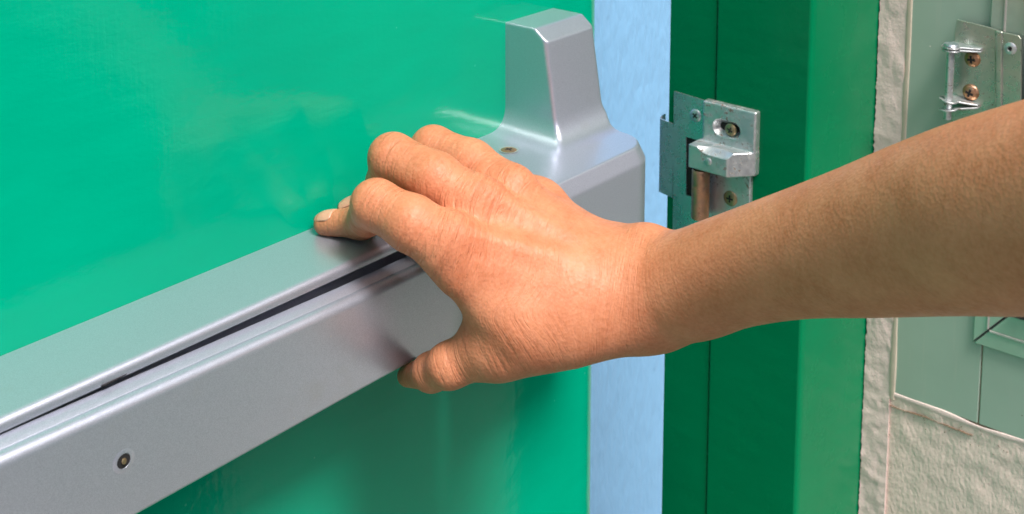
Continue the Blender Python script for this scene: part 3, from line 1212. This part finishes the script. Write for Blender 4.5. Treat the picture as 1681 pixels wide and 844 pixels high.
# thumb ball, web of the thumb, thumb
add_cone(PF, pos('t_cmc')-nrm*0.004, pos('t_mcp'), rad_('t_cmc')*0.92, rad_('t_mcp'), 0.014)
add_cone(PF, at(764, 446, d=0.622), at(848, 504, d=0.625), mmr(52, .62), mmr(74, .62), 0.014, nrm, 0.75)
add_cone(PF, at(802, 505, d=0.622), at(796, 548, d=0.628), mmr(26, .62), mmr(28, .62), 0.012)
add_cone(PF, at(860, 500, d=0.628), at(960, 490, d=0.635), mmr(70, .62), mmr(78, .62), 0.014, nrm, 0.8)
add_cone(PF, pos('t_mcp'), pos('wr'), rad_('t_mcp'), 0.026, 0.014, nrm, 0.8)
TF = sub_field()
seg(TF, 't_mcp', 't_ip', 0.006); seg(TF, 't_ip', 't_mph', 0.005); seg(TF, 't_mph', 't_tip', 0.005)
bones.append(('t_cmc', 't_mcp'))
PF.union(TF, 0.008)
PF.union(HF, 0.008)


def small_add(p, r, k=0.008, sub=False, q=None):
    add_cone(PF, p, p if q is None else q, r, r, k, sub=sub)


# knuckles, ulna head
small_add(at(1062, 402, d=0.640), 0.0085, 0.012)
small_add(pos('i_mcp')+nrm*(rad_('i_mcp')-0.0052), 0.0066, 0.010)
small_add(pos('m_mcp')+nrm*(rad_('m_mcp')-0.0050), 0.0064, 0.010)
small_add(pos('r_mcp')+nrm*(rad_('r_mcp')-0.0048), 0.0060, 0.010)
for a_ in 'im':
    pa, pb = pos(a_+'_mcp'), pos(a_+'_cmc')
    add_cone(PF, pa+nrm*(rad_(a_+'_mcp')-0.0030), pa+(pb-pa)*0.75+nrm*(rad_(a_+'_cmc')-0.0062), 0.0030, 0.0022, 0.008)
# keep the skin outside the bar where it is pressed against it
regs = PF.region(PF.lo, PF.lo+np.array(PF.n)*H)
sl_, X, Y, Z = PF.region((lo[0], -0.075, -0.345), (0.58, 0.004, -0.26))
railtop = np.maximum(Z-(ZR-0.0004), -(Y-(yr-0.0)))           # inside the rail: z below its top and y behind its front
inside_rail = np.maximum(np.maximum(Z-ZR, yr-Y), -0.345-Z)
inside_pad = np.maximum(np.maximum(np.maximum(Z-zp, yp-Y), zbt-Z), X-PX1)
PF.f[sl_] = smax(PF.f[sl_], -inside_rail+0*X, 0.001)
PF.f[sl_] = smax(PF.f[sl_], -inside_pad, 0.001)
for a_ in range(3):
    ix = [slice(None)]*3
    ix[a_] = 0
    PF.f[tuple(ix)] = 0.01
    ix[a_] = -1
    PF.f[tuple(ix)] = 0.01


def mat_skin():
    t = NT('skin')
    al = t.n('ShaderNodeAttribute', attribute_name='along').outputs['Fac']
    cr = t.n('ShaderNodeAttribute', attribute_name='crease').outputs['Fac']
    red = t.n('ShaderNodeAttribute', attribute_name='red').outputs['Fac']
    mott = t.noise(55, 5, 0.6)
    col = t.mix(t.ramp(mott, [(0.30, 0.0), (0.72, 1.0)]), (0.46, 0.155, 0.068), (0.59, 0.242, 0.124))
    fine = t.ramp(t.noise(420, 3, 0.6), [(0.3, 0.0), (0.7, 1.0)])
    col = t.mix(t.math('MULTIPLY', fine, 0.25), col, (0.82, 0.38, 0.24))
    col = t.mix(t.math('MULTIPLY', red, 0.28), col, (0.78, 0.22, 0.12))
    w1 = t.noise(1.0, 3, 0.55, vec=t.map((95, 95, 95)), dim='4D', w=t.math('MULTIPLY', al, 620), dist=0.0)
    w2 = t.noise(1.0, 2, 0.5, vec=t.map((30, 30, 30)), dim='4D', w=t.math('MULTIPLY', al, 260))
    lines = t.ramp(w1, [(0.30, 0.0), (0.52, 1.0)])
    deep = t.math('MULTIPLY', t.ramp(w2, [(0.36, 1.0), (0.5, 0.0)]), cr)
    hgt = t.math('SUBTRACT', t.math('MULTIPLY', lines, t.math('ADD', t.math('MULTIPLY', cr, 1.9), 0.0)), t.math('MULTIPLY', deep, 1.3))
    col = t.mix(t.math('MULTIPLY', deep, 0.35), col, (0.40, 0.13, 0.065))
    cells = t.vor(620)
    t.set(Base_Color=col, Roughness=t.ramp(t.noise(300, 3), [(0.3, 0.44), (0.7, 0.58)]), Subsurface_Weight=0.18,
          Subsurface_Radius=(0.010, 0.004, 0.002), Subsurface_Scale=0.35, IOR=1.4)
    t.bump((hgt, 0.8, 0.00040), (cells, 0.55, 0.00026))
    return t.m


SKIN = mat_skin()
person = thing('person', (float(pos('wr')[0]), float(pos('wr')[1]), float(pos('wr')[2])),
               'bare forearm reaching in from the right, its hand gripping the silver push bar', 'person')
arm, P = put_field('arm', PF, SKIN, person)
# attributes that run the skin lines across the fingers and the hand
chain = {}
base_al = {}
for fn in 'imrp':
    base_al[fn+'_cmc'] = np.linalg.norm(pos(fn+'_cmc')-pos('wr'))*1.0
    base_al[fn+'_mcp'] = base_al[fn+'_cmc']+np.linalg.norm(pos(fn+'_mcp')-pos(fn+'_cmc'))
base_al['wr'] = 0.0
base_al['t_cmc'] = float(np.linalg.norm(pos('t_cmc')-pos('wr')))
base_al['t_mcp'] = base_al['t_cmc']+float(np.linalg.norm(pos('t_mcp')-pos('t_cmc')))
al = dict(base_al)
for ch in (['i_mcp', 'i_mid', 'i_pip', 'i_mph', 'i_dip', 'i_tip'], ['m_mcp', 'm_mid', 'm_pip', 'm_mph', 'm_dip', 'm_tip'], ['r_mcp', 'r_mid', 'r_pip', 'r_mph', 'r_dip', 'r_tip'],
           ['p_mcp', 'p_pip', 'p_dip', 'p_tip'], ['t_mcp', 't_ip', 't_mph', 't_tip']):
    for a_, b_ in zip(ch[:-1], ch[1:]):
        al[b_] = al[a_]+float(np.linalg.norm(pos(b_)-pos(a_)))
prev = 'wr'
for b_ in ('a1', 'a2', 'a3', 'a4', 'a5', 'a6', 'a7'):
    al[b_] = al[prev]-float(np.linalg.norm(pos(b_)-pos(prev)))
    prev = b_
Pf = P.astype(np.float32)
wsum = np.zeros(len(P), np.float32)
asum = np.zeros(len(P), np.float32)
for a_, b_ in set(bones):
    A, B = pos(a_).astype(np.float32), pos(b_).astype(np.float32)
    ba = B-A
    h = np.clip(((Pf-A)@ba)/(ba@ba), -0.15, 1.15)
    hc_ = np.clip(h, 0, 1)
    dd = np.linalg.norm(Pf-A-hc_[:, None]*ba, axis=1)/(0.5*(rad_(a_)+rad_(b_)))
    w = np.exp(-dd*5.0)
    wsum += w
    asum += w*(al[a_]+(al[b_]-al[a_])*h)
along = asum/np.maximum(wsum, 1e-9)
crease = (0.30*np.clip((along+0.01)/0.05, 0, 1)).astype(np.float32)
red = np.zeros(len(P), np.float32)
for nm, s, cw, rw in [('i_pip', 0.014, 0.9, 0.55), ('m_pip', 0.014, 0.9, 0.55), ('r_pip', 0.013, 0.8, 0.5), ('i_dip', 0.009, 0.8, 0.2), ('m_dip', 0.009, 0.8, 0.2),
                      ('i_mcp', 0.020, 1.0, 0.9), ('m_mcp', 0.020, 1.0, 0.9), ('r_mcp', 0.018, 0.9, 0.7), ('i_mid', 0.013, 0.5, 0.2), ('m_mid', 0.013, 0.5, 0.2),
                      ('t_ip', 0.012, 0.8, 0.2), ('t_mph', 0.010, 0.8, 0.1), ('wr', 0.022, 0.32, 0.1), ('i_cmc', 0.035, 0.30, 0.25), ('i_tip', 0.01, 0, 0.0)]:
    g_ = np.exp(-((Pf-pos(nm).astype(np.float32))**2).sum(1)/(2*s*s))
    crease = np.maximum(crease, cw*g_)
    red = np.maximum(red, rw*g_)
for nm, arr in (('along', along), ('crease', crease), ('red', red)):
    at_ = arm.data.attributes.new(nm, 'FLOAT', 'POINT')
    at_.data.foreach_set('value', arr.astype(np.float32))


def mat_nail():
    t = NT('fingernail')
    t.set(Base_Color=(0.62, 0.33, 0.22), Roughness=0.35, Subsurface_Weight=0.1, Subsurface_Scale=0.002)
    t.bump((t.noise(300, 2, vec=t.map((1, 1, 1))), 0.2, 0.0001))
    return t.m


NAIL = mat_nail()


def nail(tip, dip, up, length, width, r, lift=0.0001, fwd=0.3):
    """curved plate wrapped over the finger's back near its tip"""
    tip, dip, up = Vector(tip), Vector(dip), Vector(up)
    ax = (tip-dip).normalized()
    up = (up-ax*up.dot(ax)).normalized()
    sd = ax.cross(up)
    v, f = [], []
    nu, nv = 12, 10
    for j in range(nv+1):
        s = j/nv
        for i in range(nu+1):
            a = (i/nu-0.5)*width/r
            wn_ = 1.0
            if s > 0.75:
                wn_ = math.sqrt(max(0, 1-((s-0.75)/0.25)**2))*0.35+0.65
            if s < 0.2:
                wn_ = 0.75+0.25*s/0.2
            a *= wn_
            rr = r+lift - 0.0022*max(0, s-0.35)**2/0.42
            p = tip+ax*(fwd*r-length+length*s)+up*math.cos(a)*rr+sd*math.sin(a)*rr
            v.append(p)
    m = nu+1
    for j in range(nv):
        for i in range(nu):
            a0 = j*m+i
            f.append((a0, a0+1, a0+m+1, a0+m))
    me = fix(mesh_py(v, f, 'fingernail'))
    me.transform(Matrix.Translation(-person.location))
    o = link('fingernail', me, NAIL, person, True)
    s_ = o.modifiers.new('solid', 'SOLIDIFY')
    s_.thickness = 0.0004
    s_.offset = -1
    return o


nail(pos('i_tip'), pos('i_dip'), -_F*0.35+_U*0.9-_R*0.15, 0.0125, 0.0105, rad_('i_tip'), fwd=0.75)
nail(pos('m_tip'), pos('m_dip'), -_F*0.3+_U*0.95-_R*0.1, 0.0125, 0.0105, rad_('m_tip'), fwd=0.75)
nail(pos('t_tip'), pos('t_mph'), -_F*0.92-_U*0.40-_R*0.3, 0.0125, 0.0120, rad_('t_tip'), fwd=0.75)
